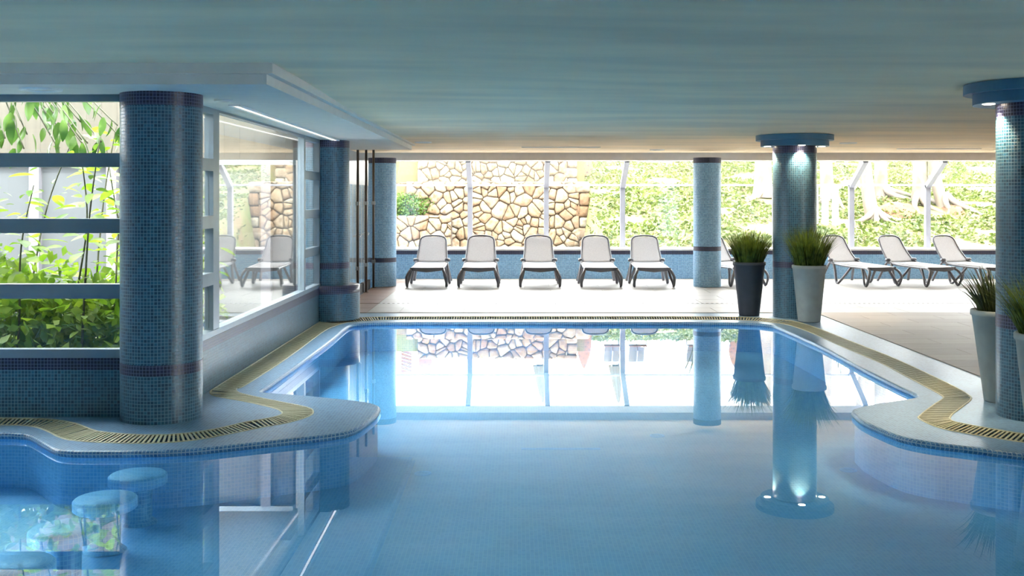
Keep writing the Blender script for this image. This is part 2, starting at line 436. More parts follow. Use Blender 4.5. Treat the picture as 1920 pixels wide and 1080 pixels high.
POOLZ = -0.34
mb = MB(); skirt(mb, poolP, POOLZ, 0.012); pw_ = mb.build('pool_wall', M['mosaic_pool'])
tag(pw_, 'light blue mosaic side wall of the pool under water', kind='structure')
mb = MB(); tris = tessellate_polygon([[Vector((p[0],p[1],0)) for p in poolP]])
mb.add([(p[0],p[1],POOLZ) for p in poolP], [tuple(t) for t in tris])
tag(mb.build('pool_floor', M['mosaic_pool']), 'light blue mosaic bottom of the pool under water', kind='structure')
mb = MB(); mb.add([(p[0],p[1],0.0) for p in poolP], [tuple(t) for t in tris])
water = tag(mb.build('pool_water', M['water']), 'still blue pool water mirroring the windows', 'water', kind='stuff')
for me in (water.data, bpy.data.objects['pool_floor'].data):
    me.flip_normals() if me.polygons[0].normal.z < 0 else None

# gutter grating: cream rails and cross slats over the channel
gut = empty('overflow_gutter', (0,0,0), label='cream slatted overflow grating curving all around the pool edge', cat='grating')
for line, zr in ((gb, FLOOR), (gf, COP)):
    r = MB(); r.tube([(p[0], p[1], zr - 0.003) for p in line], 0.009, 6); r.build('rail', M['cream'], gut)
gbA = np.array(gb)
def nearest_on(P, q):
    A, B = P[:-1], P[1:]; D = B - A
    t = np.clip(((q - A)*D).sum(1) / np.maximum((D*D).sum(1), 1e-9), 0, 1)
    C = A + D*t[:,None]; k = np.argmin(((C-q)**2).sum(1)); return C[k]
def resample(a, step):
    out = []; acc = 0.0
    for i in range(len(a) - 1):
        a0, a1 = np.array(a[i]), np.array(a[i+1]); L = np.linalg.norm(a1-a0)
        while acc < L: out.append(a0 + (a1-a0)*acc/L); acc += step
        acc -= L
    return out
pairs = [(nearest_on(gbA, q), q) for q in resample(gf, 0.034)]
near = sorted(range(len(pairs)), key=lambda i: pairs[i][0][1])
near = [i for i in near if abs(pairs[i][0][0]) < 4.3][:290]; nearset = set(near)
slat_me = MB().box(-0.5, 0.5, -0.0075, 0.0075, -0.006, 0.0).mesh('slat', M['cream'])
rest = MB()
for i, (a, b) in enumerate(pairs):
    c = (a + b) / 2; dv = b - a; L = float(np.linalg.norm(dv)); ang = math.atan2(dv[1], dv[0])
    if i in nearset:
        tilt = math.atan2(FLOOR - COP, L); o = link('slat', slat_me, gut, (c[0], c[1], (FLOOR+COP)/2 + 0.002 + 0.0008*(i % 3))); o.rotation_euler = (0,tilt,ang); o.scale = (L/math.cos(tilt),1,1)
    else:
        zz = -0.002 + 0.0008*(i % 3); rest.bar((a[0],a[1],FLOOR+zz), (b[0],b[1],COP+zz), 0.015, 0.006)
tag(rest.build('far_slats', M['cream'], gut), kind='stuff')

# floor tiles of the dry deck
tk = MB().box(-0.5,0.5,-0.5,0.5,-0.004,0.004)
tile_me = {k: tk.mesh('tile_' + k, M[k]) for k in ('tile_pale','tile_wood','tile_pink')}
def tile(x0, x1, y0, y1, k, gap=0.005):
    o = link('floor_tile', tile_me[k], floor, ((x0+x1)/2, (y0+y1)/2, FLOOR + 0.004)); o.scale = (x1-x0-gap, y1-y0-gap, 1)
bed = MB().box(-2.62, 11.9, 15.02, 21.35, FLOOR-0.01, FLOOR+0.003).box(4.2, 11.9, 7.3, 15.02, FLOOR-0.01, FLOOR+0.003)
bed.build('grout_bed', M['grout'], floor)
y = 15.03
rows = [0.63, 0.62, None, 0.6, 0.6, 0.6, 0.6, 0.6, 0.6, 0.35, 0.35]
yy = 15.03
k = 0
for h in rows:
    if h is None: yy += 0.06; continue
    y0, y1 = yy, min(yy + h, 21.3); yy = y1
    x = -2.6
    tile(-2.6, -2.12, y0, y1, 'tile_pink')
    x = -2.12 - (0.0 if k % 2 else 0.45); k += 1
    while x < 0.50 * y1 + 0.4:
        xa, xb = max(x, -2.12), x + 0.9
        tile(xa, xb, y0, y1, 'tile_pink' if y0 > 20.5 else 'tile_pale'); x += 0.9
y = 15.02; k = 0
while y > 7.4:
    x = 4.2 - (0.5 if k % 2 else 0)
    while x < 0.5 * y + 0.5:
        tile(max(x, 4.2), x + 1.0, y - 0.4, y, 'tile_wood'); x += 1.0
    y -= 0.4; k += 1
# slotted drain across the deck
dr = empty('slot_drain', (0,0,FLOOR), label='thin slotted drain line running across the pale deck tiles', cat='drain')
d_pts = [(-2.1, 16.31), (6.5, 16.31)]
MB().box(-2.1, 6.6, 16.285, 16.335, -0.004, 0.006).build('channel', M['dark'], dr)
db = MB(); x = -2.1
while x < 6.6: db.box(x, x+0.035, 16.285, 16.335, 0.006, 0.010); x += 0.075
tag(db.build('grating_bars', M['steel'], dr), kind='stuff')

# ceiling (gently domed sheet), roof slab, beam
CE = CAMZ + 0.85
def ceil_z(x, y):
    def ss(a, b, t): t = min(1, max(0, (t-a)/(b-a))); return t*t*(3-2*t)
    return CE + 0.05 * ss(11.5, 7.5, y) * ss(1.5, -1.2, x)
mb = MB(); xs = np.linspace(-9.5, 12, 44); ys = np.linspace(-4, 20.4, 50)
vs = [(x, y, ceil_z(x, y)) for y in ys for x in xs]; fs = []
for j in range(len(ys)-1):
    for i in range(len(xs)-1):
        a = j*len(xs)+i
        if ys[j] > 7.6 and xs[i+1] < -2.7: continue
        fs.append((a, a+len(xs), a+len(xs)+1, a+1))
mb.add(vs, fs, smooth=True)
ceiling = tag(mb.build('ceiling', M['ceil']), 'grey streaked plaster ceiling over the pool', kind='structure')
MB().prism([(-9.5,-4),(12,-4),(12,21.05),(-5,21.05),(-5,14.6),(-2.75,14.6),(-2.75,8.02),(-9.5,8.02)], CE+0.07, CE+0.35).build('roof_slab', M['white_wall'], ceiling)
MB().box(-5, 12, 20.36, 21.05, CAMZ+0.71, CE+0.07).build('beam', M['beam'], ceiling)
# lowered soffit on the left with a stepped edge
SO = CAMZ + 0.762
sof = MB().prism([(-9.5,7.19),(-1.69,7.19),(-1.69,17.1),(-5,17.1),(-5,14.6),(-2.75,14.6),(-2.75,8.02),(-9.5,8.02)], SO, SO+0.068)
so = sof.build('soffit', M['soffit'], ceiling)
MB().prism([(-9.5,7.14),(-1.64,7.14),(-1.64,17.15),(-5,17.15),(-5,14.6),(-2.75,14.6),(-2.75,8.02),(-9.5,8.02)], SO+0.068, CE+0.06).build('soffit_step', M['soffit'], ceiling)

# enclosing walls
wrt = tag(MB().box(12, 12.2, -4, 21.4, 0, 0.62).box(12, 12.2, -4, 21.4, 2.35, CE+0.3).box(12, 12.2, -4, -3.0, 0.62, 2.35).box(12,12.2,4.0,21.4,0.62,2.35).build('wall_right', M['white_wall']), kind='structure')
w4 = empty('window_added', (0,0,0), label='added unseen side window right of the picture, for more light inside', kind='structure')  # window added out of view to bring neutral daylight onto the ceiling
for k in range(6): MB().box(12.04, 12.14, -3.0+1.4*k-0.04, -3.0+1.4*k+0.04, 0.62, 2.35).build('mullion', M['alu_white'], w4)
for k in range(5): MB().box(12.08, 12.086, -2.96+1.4*k, -3.0+1.4*(k+1)-0.04, 0.62, 2.35).build('pane', M['glass'], w4)
tag(MB().box(12.2, 30, -6, 22.0, -0.3, 0.3).build('ground_lawn', M['gravel']), kind='structure')
tag(MB().box(-9.7, -9.5, -4, 8.1, 0, CE+0.3).build('wall_left', M['white_wall']), kind='structure')
tag(MB().box(-9.7, 12.2, -4.2, -4, 0, CE+0.3).build('wall_rear', M['white_wall']), kind='structure')

# transom heights shared by the courtyard windows
ZB = [CAMZ + v for v in (0.711, 0.328, 0.225, -0.158, -0.265, -0.644, -0.751, -1.126, -1.19, -1.277)]
SILL, BAND = ZB[8], ZB[9]
panes_z = [(ZB[1], ZB[0]), (ZB[3], ZB[2]), (ZB[5], ZB[4]), (ZB[7], ZB[6])]
rails_z = [(ZB[0], SO), (ZB[2], ZB[1]), (ZB[4], ZB[3]), (ZB[6], ZB[5]), (SILL, ZB[7])]
# wall facing the camera on the left
wc = tag(MB().box(-9.5, -2.6, 7.9, 8.02, FLOOR-0.05, BAND).build('wall_courtyard', M['mosaic']), 'low dark blue mosaic wall under the left window', kind='structure')
MB().box(-9.5, -2.6, 7.897, 8.02, BAND, SILL).build('tile_band', M['navy'], wc)
w1 = empty('window_1', (0,0,0), label='aluminium window of stacked horizontal panes left of the front column', kind='structure')
for k in range(3):
    xr = -2.93 - k*2.1; xl = xr - 2.06
    for (a, b) in rails_z: MB().box(xl, xr, 7.90, 7.98, a, b).build('transom', M['alu'], w1)
    for xx in (xl - 0.04, xr): MB().box(xx, xx+0.04, 7.895, 7.985, SILL, SO).build('stile', M['alu'], w1)
    for (a, b) in panes_z: MB().box(xl, xr, 7.945, 7.953, a, b).build('pane', M['glass'], w1)
MB().box(-2.89, -2.6, 7.91, 7.99, SILL, SO).build('stile', M['alu'], w1)
# side wall running into depth
XW = -2.6
wl = tag(MB().box(XW-0.15, XW, 8.02, 14.4, FLOOR-0.05, BAND).build('wall_side', M['mosaic']), 'low blue mosaic wall along the left pool side', kind='structure')
MB().box(XW-0.15, XW+0.003, 8.02, 14.4, BAND, SILL).build('tile_band', M['navy'], wl)
w2 = empty('window_2', (0,0,0), label='long glazed side window beside the pool between two columns', kind='structure')
def side_box(y0, y1, a, b, nm, m, t0=0.04, t1=0.04):
    MB().box(XW-0.05-t0, XW-0.05+t1, y0, y1, a, b).build(nm, m, w2)
side_box(8.1, 14.3, SILL, SILL+0.05, 'sill_frame', M['alu'], 0.05, 0.05)
side_box(8.1, 14.3, ZB[0]+0.03, SO, 'head_frame', M['alu'])
for y0, y1 in ((8.1,8.16),(9.16,9.34),(13.06,13.14),(14.06,14.3)):
    side_box(y0, y1, SILL+0.05, ZB[0]+0.03, 'stile', M['alu'])
for y0, y1 in ((8.16,9.16),(13.14,14.06)):
    for a, b in ((ZB[0],ZB[0]+0.03),(ZB[2],ZB[1]),(ZB[4],ZB[3]),(ZB[6],ZB[5])): side_box(y0, y1, a, b, 'transom', M['alu'])
    for a, b in panes_z: side_box(y0, y1, a, b, 'pane', M['glass'], 0.004, 0.004)
side_box(9.34, 13.06, SILL+0.05, ZB[0]+0.03, 'pane', M['glass'], 0.004, 0.004)

# far glazed wall: low tiled parapet, deep sill, mullions that lean inwards above the kink
WY, GY = 21.3, 21.9
wf = tag(MB().box(-2.75, 12, WY, GY+0.1, FLOOR-0.1, 0.56).build('wall_far', M['mosaic_daylit']), 'low light blue mosaic parapet below the far windows', kind='structure')
MB().box(-2.75, 12, WY-0.003, GY+0.1, 0.56, 0.635).build('tile_band', M['navy'], wf)
MB().box(-2.75, 12, WY-0.01, GY+0.12, 0.635, 0.67).build('sill', M['sill'], wf)
w3 = empty('window_3', (0,0,0), label='far wall of glass with white mullions leaning inwards at the top', kind='structure')
KZ = CAMZ + 0.25; TY, TZ = 21.0, CAMZ + 0.72
ms = [-0.97 + 1.565*k for k in range(-1, 9)]
for x in ms:
    MB().box(x-0.05, x+0.05, GY-0.05, GY+0.05, 0.67, KZ).bar((x, GY, KZ-0.03), (x, TY, TZ), 0.10, 0.09).build('mullion', M['alu_white'], w3)
for a, b in zip([-2.75] + ms, ms + [12]):
    a2, b2 = a + 0.045, b - 0.045
    if b2 - a2 < 0.1: continue
    MB().box(a2, b2, GY-0.02, GY+0.02, KZ-0.02, KZ+0.02).build('kink_rail', M['alu_white'], w3)
    MB().box(a2, b2, GY-0.003, GY+0.003, 0.67, KZ-0.02).build('pane', M['glass'], w3)
    n = Vector((0, TZ-KZ, GY-TY)).normalized() * 0.003
    vs = []
    for sgn in (-1, 1):
        vs += [(a2, GY+sgn*n.y, KZ+sgn*n.z), (b2, GY+sgn*n.y, KZ+sgn*n.z), (b2, TY+sgn*n.y, TZ+sgn*n.z), (a2, TY+sgn*n.y, TZ+sgn*n.z)]
    MB().add(vs, [(3,2,1,0),(4,5,6,7),(0,1,5,4),(1,2,6,5),(2,3,7,6),(3,0,4,7)]).build('roof_pane', M['glass'], w3)
# shower room behind the screens
tag(MB().box(-5.1,-5,14.6,21.4,0,CE+0.3).box(-5,-2.8,14.5,14.62,0,CE).box(-5,-2.75,21.3,21.42,0,CE).build('wall_shower', M['white_wall']), kind='structure')

# ------------------------------------------------------------------ columns
def column(x, y, r, ztop, label, bands, plinth=None, cap=False, band_top=True):
    t = empty('column', (x, y, FLOOR), label=label, cat='column', group='mosaic columns')
    top = ztop - FLOOR
    b = bands
    segs = []; z = 0.0
    sh = MB()
    zt = top - (0.155 if cap else 0.0)
    dark = list(b) + ([(zt - 0.098, zt)] if band_top else [])
    z = 0.0
    for d0, d1 in dark + [(zt, zt)]:
        if d0 > z: sh.lathe([(r, z), (r, d0)], seg=64)
        z = d1
    sh.build('shaft', M['mosaic'] if y < 18 else M['mosaic_daylit'], t)  # far shafts get the tile copy that has daylight in its colour
    for d0, d1 in dark: MB().lathe([(r+0.0015, d0), (r+0.0015, d1)], seg=64).build('tile_band', M['navy'], t)
    if plinth:
        pr, ph = plinth
        MB().lathe([(pr, 0), (pr, ph-0.1)], seg=64).build('plinth', M['mosaic'], t)
        MB().lathe([(pr+0.001, ph-0.1), (pr+0.001, ph), (r-0.01, ph)], seg=64).build('tile_band', M['navy'], t)
    if cap:
        c = MB().lathe([(0.455, zt), (0.455, zt+0.078), (0.52, zt+0.078), (0.52, top-0.004)], seg=96, smooth=False)
        c.lathe([(r, zt), (0.455, zt)], seg=96, smooth=False)
        co = c.build('capital', M['capital'], t)
        for k in range(4):
            a = -PI/2 + k*PI/2
            lx, ly = 0.372*math.cos(a), 0.372*math.sin(a)
            MB().lathe([(0.0, zt-0.004), (0.034, zt-0.004), (0.045, zt-0.001), (0.045, zt)], (lx, ly), 20).build('spot_trim', M['spot'], co)
            ld = bpy.data.lights.new('spot_lamp', 'SPOT'); ld.energy = 13; ld.spot_size = 1.5; ld.spot_blend = 0.6
            ld.color = (1.0, 0.80, 0.52); ld.shadow_soft_size = 0.03
            lo = link('spot_lamp', ld, co, (lx, ly, zt - 0.02))
            lo.rotation_euler = Vector((-0.25*math.cos(a), -0.25*math.sin(a), -1)).to_track_quat('-Z','Y').to_euler()
    return t
mid = [(0.347, 0.425)]
column(-2.64, 7.92, 0.293, SO, 'large shaded teal mosaic column standing on the left peninsula', mid)
column(-2.56, 14.4, 0.29, SO, 'mosaic column on a wide round plinth at the end of the side window', [(0.68, 0.76)], plinth=(0.43, 0.455))
column(-2.476, 19.56, 0.255, CAMZ+0.72, 'daylit blue mosaic column behind the shower screens at the far left', [(0.45, 0.53)])
column(3.46, 19.45, 0.25, CAMZ+0.72, 'daylit blue mosaic column standing among the loungers', [(0.66, 0.74)])
column(3.79, 14.58, 0.292, CE, 'mosaic column with blue capital between two potted grasses', [(0.68, 0.76)], cap=True)
column(3.885, 7.95, 0.293, CE, 'mosaic column with blue capital cut by the right picture edge', [(0.66, 0.76)], cap=True)

# ------------------------------------------------------------------ ceiling fittings
def diffuser(p0, p1, z, label, w=0.1, glow=False):
    a, b = Vector((*p0, 0)), Vector((*p1, 0)); c = (a+b)/2
    t = empty('linear_diffuser', (c.x, c.y, z), math.atan2((b-a).y, (b-a).x), label=label, cat='air diffuser', group='ceiling slot diffusers')
    L = (b-a).length / 2
    MB().box(-L,L,-w/2,-w/2+0.025,-0.012,0.004).box(-L,L,w/2-0.025,w/2,-0.012,0.004).box(-L-0.02,-L,-w/2,w/2,-0.012,0.004).box(L,L+0.02,-w/2,w/2,-0.012,0.004).build('frame', M['lamp_white'], t)
    MB().box(-L,L,-w/2+0.025,w/2-0.025,-0.004,0.003).build('slot', M['dark'], t)
    MB().box(-L,L,-0.012,0.012,-0.010,-0.004).build('glow_blade' if glow else 'blade', M['strip'] if glow else M['lamp_white'], t)
diffuser((0.09,18.0),(1.38,18.0),CE,'long slot diffuser in the far ceiling above the middle loungers')
diffuser((6.65,18.6),(8.05,18.6),CE,'long slot diffuser in the far ceiling above the right loungers', glow=True)
diffuser((-2.33,8.8),(-2.42,14.6),SO,'long slot diffuser in the soffit along the side window', glow=True)  # no lamp here: window light on the blade is painted as a glow
def downlight(x, y, z, label, r=0.13):
    t = empty('downlight', (x,y,z), label=label, cat='ceiling lamp', group='round ceiling lamps')
    MB().lathe([(r-0.03,-0.004),(r-0.025,-0.014),(r,-0.012),(r+0.004,0.002)], seg=32).build('trim', M['lamp_white'], t)
    MB().lathe([(0.0,-0.003),(r-0.03,-0.004)], seg=32).build('lens', M['soffit'], t)
downlight(2.49,19.0,CE,'small round ceiling lamp left of the far middle column')
downlight(5.15,16.6,CE,'small round ceiling lamp right of the middle blue capital')
downlight(-1.45,16.4,CE,'small round ceiling lamp at the far end of the soffit edge')
downlight(-3.35,7.5,SO,'round lamp in the soffit above the left window',0.14)
downlight(-2.3,8.35,SO,'small round lamp in the soffit right of the front column',0.07)

# shower screens with floor-to-ceiling posts
for i, (yy, lab) in enumerate(((17.25,'nearest'),(18.2,'middle'),(19.13,'farthest'))):
    t = empty('screen_post', (-2.58, yy, FLOOR), label='bronze floor-to-ceiling post of the shower screens, %s of the three' % lab, cat='post', group='shower screen posts')
    h = (SO if yy < 17 else CE) - FLOOR
    po = MB().tube([(0,0,0),(0,0,h)], 0.021, 12).build('pole', M['bronze'], t)
    MB().tube([(0,0,0),(0,0,0.015)], 0.045, 16).build('base_flange', M['bronze'], t)
    for z in (0.45, 1.5): MB().box(-0.03,0.03,-0.03,0.03,z,z+0.06).build('clamp', M['steel'], po)
for i, (ya, yb, lab) in enumerate(((15.1,17.2,'nearest to the plinth column'),(17.27,18.16,'between the first and second post'),(18.24,19.09,'between the second and third post'))):
    t = empty('shower_screen', (-2.66, (ya+yb)/2, FLOOR), label='clear glass shower screen %s' % lab, cat='glass screen', group='shower screens')
    L = (yb-ya)/2
    MB().box(-0.005,0.005,-L,L,0.16,1.84).build('pane', M['glass'], t)
    MB().box(-0.03,0.03,-L,L,0,0.16).build('kerb', M['dark'], t)
    MB().tube([(0.01,-0.1,1.0),(0.05,-0.1,0.99),(0.05,0.0,0.97),(0.05,0.1,1.0),(0.01,0.1,1.02)],0.006,6).build('hook', M['steel'], t)

# ------------------------------------------------------------------ sun loungers
def make_lounger():
    t = empty('sun_lounger', (0,0,0), cat='sun lounger', group='grey sun loungers by the far windows')
    for s in (-1, 1):
        x0, x1 = 0.285*s, 0.355*s
        # foot end leg loop
        pts = catmull([(x0,0.16,0.335),(x0*1.08,0.04,0.29),(x1,0.0,0.19),(x1*1.01,0.035,0.075),(x1,0.085,0.022),(x1*0.99,0.135,0.07),(x0*1.1,0.21,0.2),(x0,0.29,0.325)], 5)
        MB().tube(pts, 0.021, 8, flat=1.25).build('leg', M['plastic_dark'], t)
        # V leg rising into the arch and the rear leg
        pts = catmull([(x0,0.60,0.325),(x0*1.1,0.72,0.19),(x1,0.85,0.045),(x1,0.90,0.02),(x1,0.95,0.05),(x0*1.12,1.04,0.25),(x0*1.04,1.13,0.385),(x0*1.02,1.22,0.39),(x0*1.06,1.31,0.28),(x1,1.43,0.02)], 5)
        MB().tube(pts, 0.021, 8, flat=1.25).build('leg', M['plastic_dark'], t)
        pts = catmull([(x0,0.08,0.335),(x0,0.4,0.335),(x0,0.9,0.35),(x0,1.25,0.385)], 5)
        sr = MB().tube(pts, 0.022, 8).build('side_rail', M['plastic_dark'], t)
        MB().lathe([(0.0,-0.03),(0.045,-0.03),(0.055,0.0),(0.045,0.03),(0.0,0.03)], (0.3*s, 1.2), 14).build('hinge', M['plastic_dark'], sr, (0,0,0.43))
    # foot end apron
    ap = MB(); pts = [(0.285*math.sin(a), 0.115-0.09*math.cos(a), 0.325) for a in np.linspace(-PI/2, PI/2, 13)]
    vs = []; 
    for p in pts: vs += [(p[0],p[1],0.355),(p[0],p[1],0.275+0.03*abs(p[0])/0.285),(p[0],p[1]+0.03,0.275+0.03*abs(p[0])/0.285),(p[0],p[1]+0.03,0.35)]
    fs = []
    for i in range(12):
        for k in range(4): fs.append((i*4+k, i*4+(k+1)%4, i*4+4+(k+1)%4, i*4+4+k))
    ap.add(vs, fs, smooth=False).build('apron', M['plastic_dark'], t)
    # seat sling
    def sheet(fn, nu, nv, th, n):
        vs = []; fs = []
        for sgn in (0, 1):
            for j in range(nv+1):
                for i in range(nu+1):
                    p = Vector(fn(i/nu, j/nv)); vs.append(p - n*th*sgn)
        o = (nu+1)*(nv+1)
        for j in range(nv):
            for i in range(nu):
                a = j*(nu+1)+i; q = (a, a+1, a+nu+2, a+nu+1)
                fs.append(q); fs.append(tuple(o+k for k in reversed(q)))
        bd = [i for i in range(nu+1)] + [j*(nu+1)+nu for j in range(1,nv+1)] + [nv*(nu+1)+i for i in range(nu-1,-1,-1)] + [j*(nu+1) for j in range(nv-1,0,-1)]
        for a, b in zip(bd, bd[1:]+bd[:1]): fs.append((b, a, o+a, o+b))
        return MB().add(vs, fs, smooth=True)
    def seat(u, v):
        x = (u-0.5)*0.56; front = 0.04 + 0.075*(abs(x)/0.28)**2.5
        y = front + (1.22-front)*v
        z = 0.362 + 0.03*v - 0.035*max(0,(0.12-v)/0.12)**2 - 0.012*math.sin(PI*u)
        return (x, y, z)
    sheet(seat, 12, 14, 0.018, Vector((0,0,1))).build('seat', M['sling'], t)
    B0, B1 = Vector((0,1.2,0.40)), Vector((0,1.56,0.87)); up = (B1-B0); Lb = up.length; up.normalize(); nrm = Vector((0,-up.z,up.y))
    def halfw(v): return 0.285 - 0.045*v if v < 0.86 else (0.285-0.045*v)*math.sqrt(max(0.0,1-((v-0.86)/0.14)**2*0.42)) - 0.0
    def back(u, v):
        w = halfw(v)*(1 if v < 0.999 else 0.97)
        bend = -0.035*math.sin(PI*v*0.9) - 0.012*math.sin(PI*u)
        p = B0 + up*Lb*v + nrm*bend
        return (p.x + (u-0.5)*2*w, p.y, p.z)
    bk = sheet(back, 12, 16, 0.014, nrm).build('backrest', M['sling'], t)
    rim = [Vector(back(0, v)) + Vector((-0.006,0,0)) for v in np.linspace(0,0.95,12)]
    tl = Vector(back(0, 1)); tr = Vector(back(1, 1))
    top = [tl.lerp(tr, q) + up*(0.018*math.sin(PI*q)+0.004) for q in np.linspace(0.04, 0.96, 11)]
    rim += top + [Vector((-p.x, p.y, p.z)) for p in reversed(rim)]
    MB().tube(rim, 0.017, 8).build('back_frame', M['plastic_dark'], bk)
    return t
lo0 = make_lounger()
specs = [(-1.63,19.12,0,'grey sun lounger nearest the shower screens, first of the far row'),
         (-0.70,19.12,0,'grey sun lounger second from the left along the far wall'),
         (0.41,19.12,0,'grey sun lounger in the middle of the five facing the pool'),
         (1.51,19.12,0,'grey sun lounger before the right end of the stone wall'),
         (2.46,19.12,0.0,'grey sun lounger just left of the slim far column'),
         (4.22,19.3,0.3,'grey sun lounger half hidden behind the dark potted grass'),
         (6.64,19.25,0.34,'turned grey sun lounger partly behind the pale potted grass'),
         (7.73,19.25,0.34,'turned grey sun lounger between two others on the right'),
         (8.78,19.25,0.34,'turned grey sun lounger farthest right behind the dark spiky plant')]
for i, (x, y, r, lab) in enumerate(specs):
    o = lo0 if i == 0 else copy_tree(lo0)
    o.location = (x, y, FLOOR + 0.008); o.rotation_euler = (0,0,r); o['label'] = lab

# ------------------------------------------------------------------ potted grasses
def blades(n, r0, L, spread, width, seed, droop=0.6, up=0.0):
    rg = random.Random(seed); vs = []; fs = []
    for _ in range(n):
        a = rg.uniform(0, 2*PI); rr = r0*math.sqrt(rg.random()); l = L*rg.uniform(0.65, 1.1)
        lean = spread*(0.15 + rr/r0*0.75)*rg.uniform(0.6,1.15); dr = droop*rg.uniform(0.3,1.0)*lean
        a2 = a + rg.uniform(-0.5,0.5); dx, dy = math.cos(a2), math.sin(a2); w = width*rg.uniform(0.7,1.2)
        p = Vector((rr*math.cos(a), rr*math.sin(a), 0)); th = lean*0.4; base = len(vs); S = 5
        side = Vector((-dy, dx, 0))
        tw = rg.uniform(-0.8,0.8); side = (side*math.cos(tw) + Vector((dx,dy,0))*math.sin(tw))
        for k in range(S+1):
            t = k/S; ww = w*(1-t**1.6)*0.5 + 0.0006
            vs += [p - side*ww, p + side*ww]
            th += (lean*0.6/S) + dr*t*0.35
            p = p + Vector((dx*math.sin(th), dy*math.sin(th), math.cos(th)))*(l/S)
        for k in range(S):
            b = base + 2*k; fs.append((b, b+1, b+3, b+2))
    return MB().add(vs, fs)
def planter(x, y, mat, rt, rb, h, leafmat, n, L, spread, width, seed, label, droop=0.6):
    t = empty('potted_grass', (x,y,FLOOR+0.002), label=label, cat='potted plant', group='tall potted grasses')
    MB().lathe([(0.0,0.0),(rb,0.0),(rb+0.004,0.012),(rt-0.012,h-0.05),(rt-0.002,h-0.045),(rt,h-0.035),(rt,h-0.008),(rt-0.006,h),(rt-0.022,h),(rt-0.03,h-0.06)], seg=48).build('pot', mat, t)
    MB().lathe([(0.0,h-0.045),(rt-0.026,h-0.05)], seg=32).build('soil', M['soil'], t)
    f = blades(n, rt-0.05, L, spread, width, seed, droop).build('foliage', leafmat, t, (0,0,h-0.05)); tag(f, kind='stuff')
planter(3.2, 14.72, M['pot_dark'], 0.225, 0.135, 0.74, M['grass_pot'], 900, 0.5, 0.75, 0.012, 3, 'charcoal pot of bushy green grass left of the middle column', 0.9)
planter(3.83, 14.0, M['pot_light'], 0.222, 0.14, 0.74, M['grass_pot'], 700, 0.56, 0.7, 0.012, 5, 'pale grey pot of tall green grass before the middle column', 0.9)
planter(3.86, 8.52, M['pot_light'], 0.225, 0.12, 0.73, M['grass_dark'], 190, 0.40, 0.95, 0.022, 8, 'pale grey pot of dark spiky leaves behind the right column', 0.35)
planter(3.63, 7.28, M['pot_light'], 0.222, 0.14, 0.70, M['grass_pot'], 600, 0.48, 0.8, 0.011, 12, 'potted green grass at the right picture edge in front of the column', 0.9)

# submerged bar stools
for i, (y, lab) in enumerate(((6.69,'nearest the peninsula'),(6.16,'second from the peninsula'),(5.6,'third from the peninsula'),(5.06,'at the lower left picture corner'))):
    t = empty('pool_stool', (-2.38, y, POOLZ+0.002), label='round submerged mosaic pool stool, %s' % lab, cat='stool', group='submerged pool stools')
    h = -0.035 - POOLZ
    MB().lathe([(0.0,h),(0.165,h),(0.178,h-0.012),(0.178,h-0.06),(0.165,h-0.07),(0.09,h-0.08)], seg=40).build('seat', M['mosaic_pool'], t)
    MB().lathe([(0.09,h-0.08),(0.085,0.03),(0.12,0.0)], seg=24).build('pedestal', M['pool_dim'], t)  # darker than the seat: gloom under the water put into its colour

# underwater lamps added out of view to brighten the pool and ceiling
def added_pool_lamp(p, direction, label, power=60):
    d = Vector(direction).normalized(); q = d.to_track_quat('Z','Y')
    t = empty('added_pool_lamp', p, label=label, cat='added pool lamp', group='added underwater lamps'); t.rotation_euler = q.to_euler()
    MB().lathe([(0.12,-0.01),(0.12,0.012),(0.105,0.02),(0.1,0.016)], seg=32).build('trim', M['steel'], t)
    MB().lathe([(0.1,0.014),(0.0,0.018)], seg=32).build('lens', M['pool_lens'], t)
    ld = bpy.data.lights.new('added_pool_light','AREA'); ld.shape = 'DISK'; ld.size = 0.18; ld.spread = 0.8; ld.energy = power; ld.color = (0.70,0.90,1.0)
    lo = link('added_pool_light', ld, t, (0,0,0.03)); lo.rotation_euler = (PI,0,0)
for x, y, dx, dy, dz, w, lab in ((-7.47,4.6,1,0,-0.15,7,'on the left pool wall outside the picture'),(7.47,4.0,-1,0,-0.15,4,'on the right pool wall outside the picture')):
    added_pool_lamp((x,y,-0.17),(dx,dy,dz),'round added underwater lamp %s' % lab, w)

# ------------------------------------------------------------------ courtyard on the left
tag(MB().box(-9.6,-2.76,8.03,16,-0.1,0.1).build('ground_courtyard', M['gravel']), kind='structure')
cw = tag(MB().box(-10,-2.76,13.2,13.3,0.0,2.1).build('wall_garden', M['courtyard']), 'pale panelled garden wall behind the courtyard plants', kind='structure')
for k in range(8): MB().box(-9.8+k*0.95,-9.68+k*0.95,13.1,13.2,0.1,2.1).build('pilaster', M['plastic_dark'], cw)
MB().box(-10,-2.76,13.12,13.3,2.1,2.16).build('coping_strip', M['alu'], cw)
for k in range(38): MB().box(-9.9+k*0.19,-9.712+k*0.19,13.22,13.25,2.16,3.4).build('board', M['wood'], cw)
tag(MB().box(-10.1,-10,8,13.3,0,2.6).build('wall_garden_side', M['courtyard']), kind='structure')

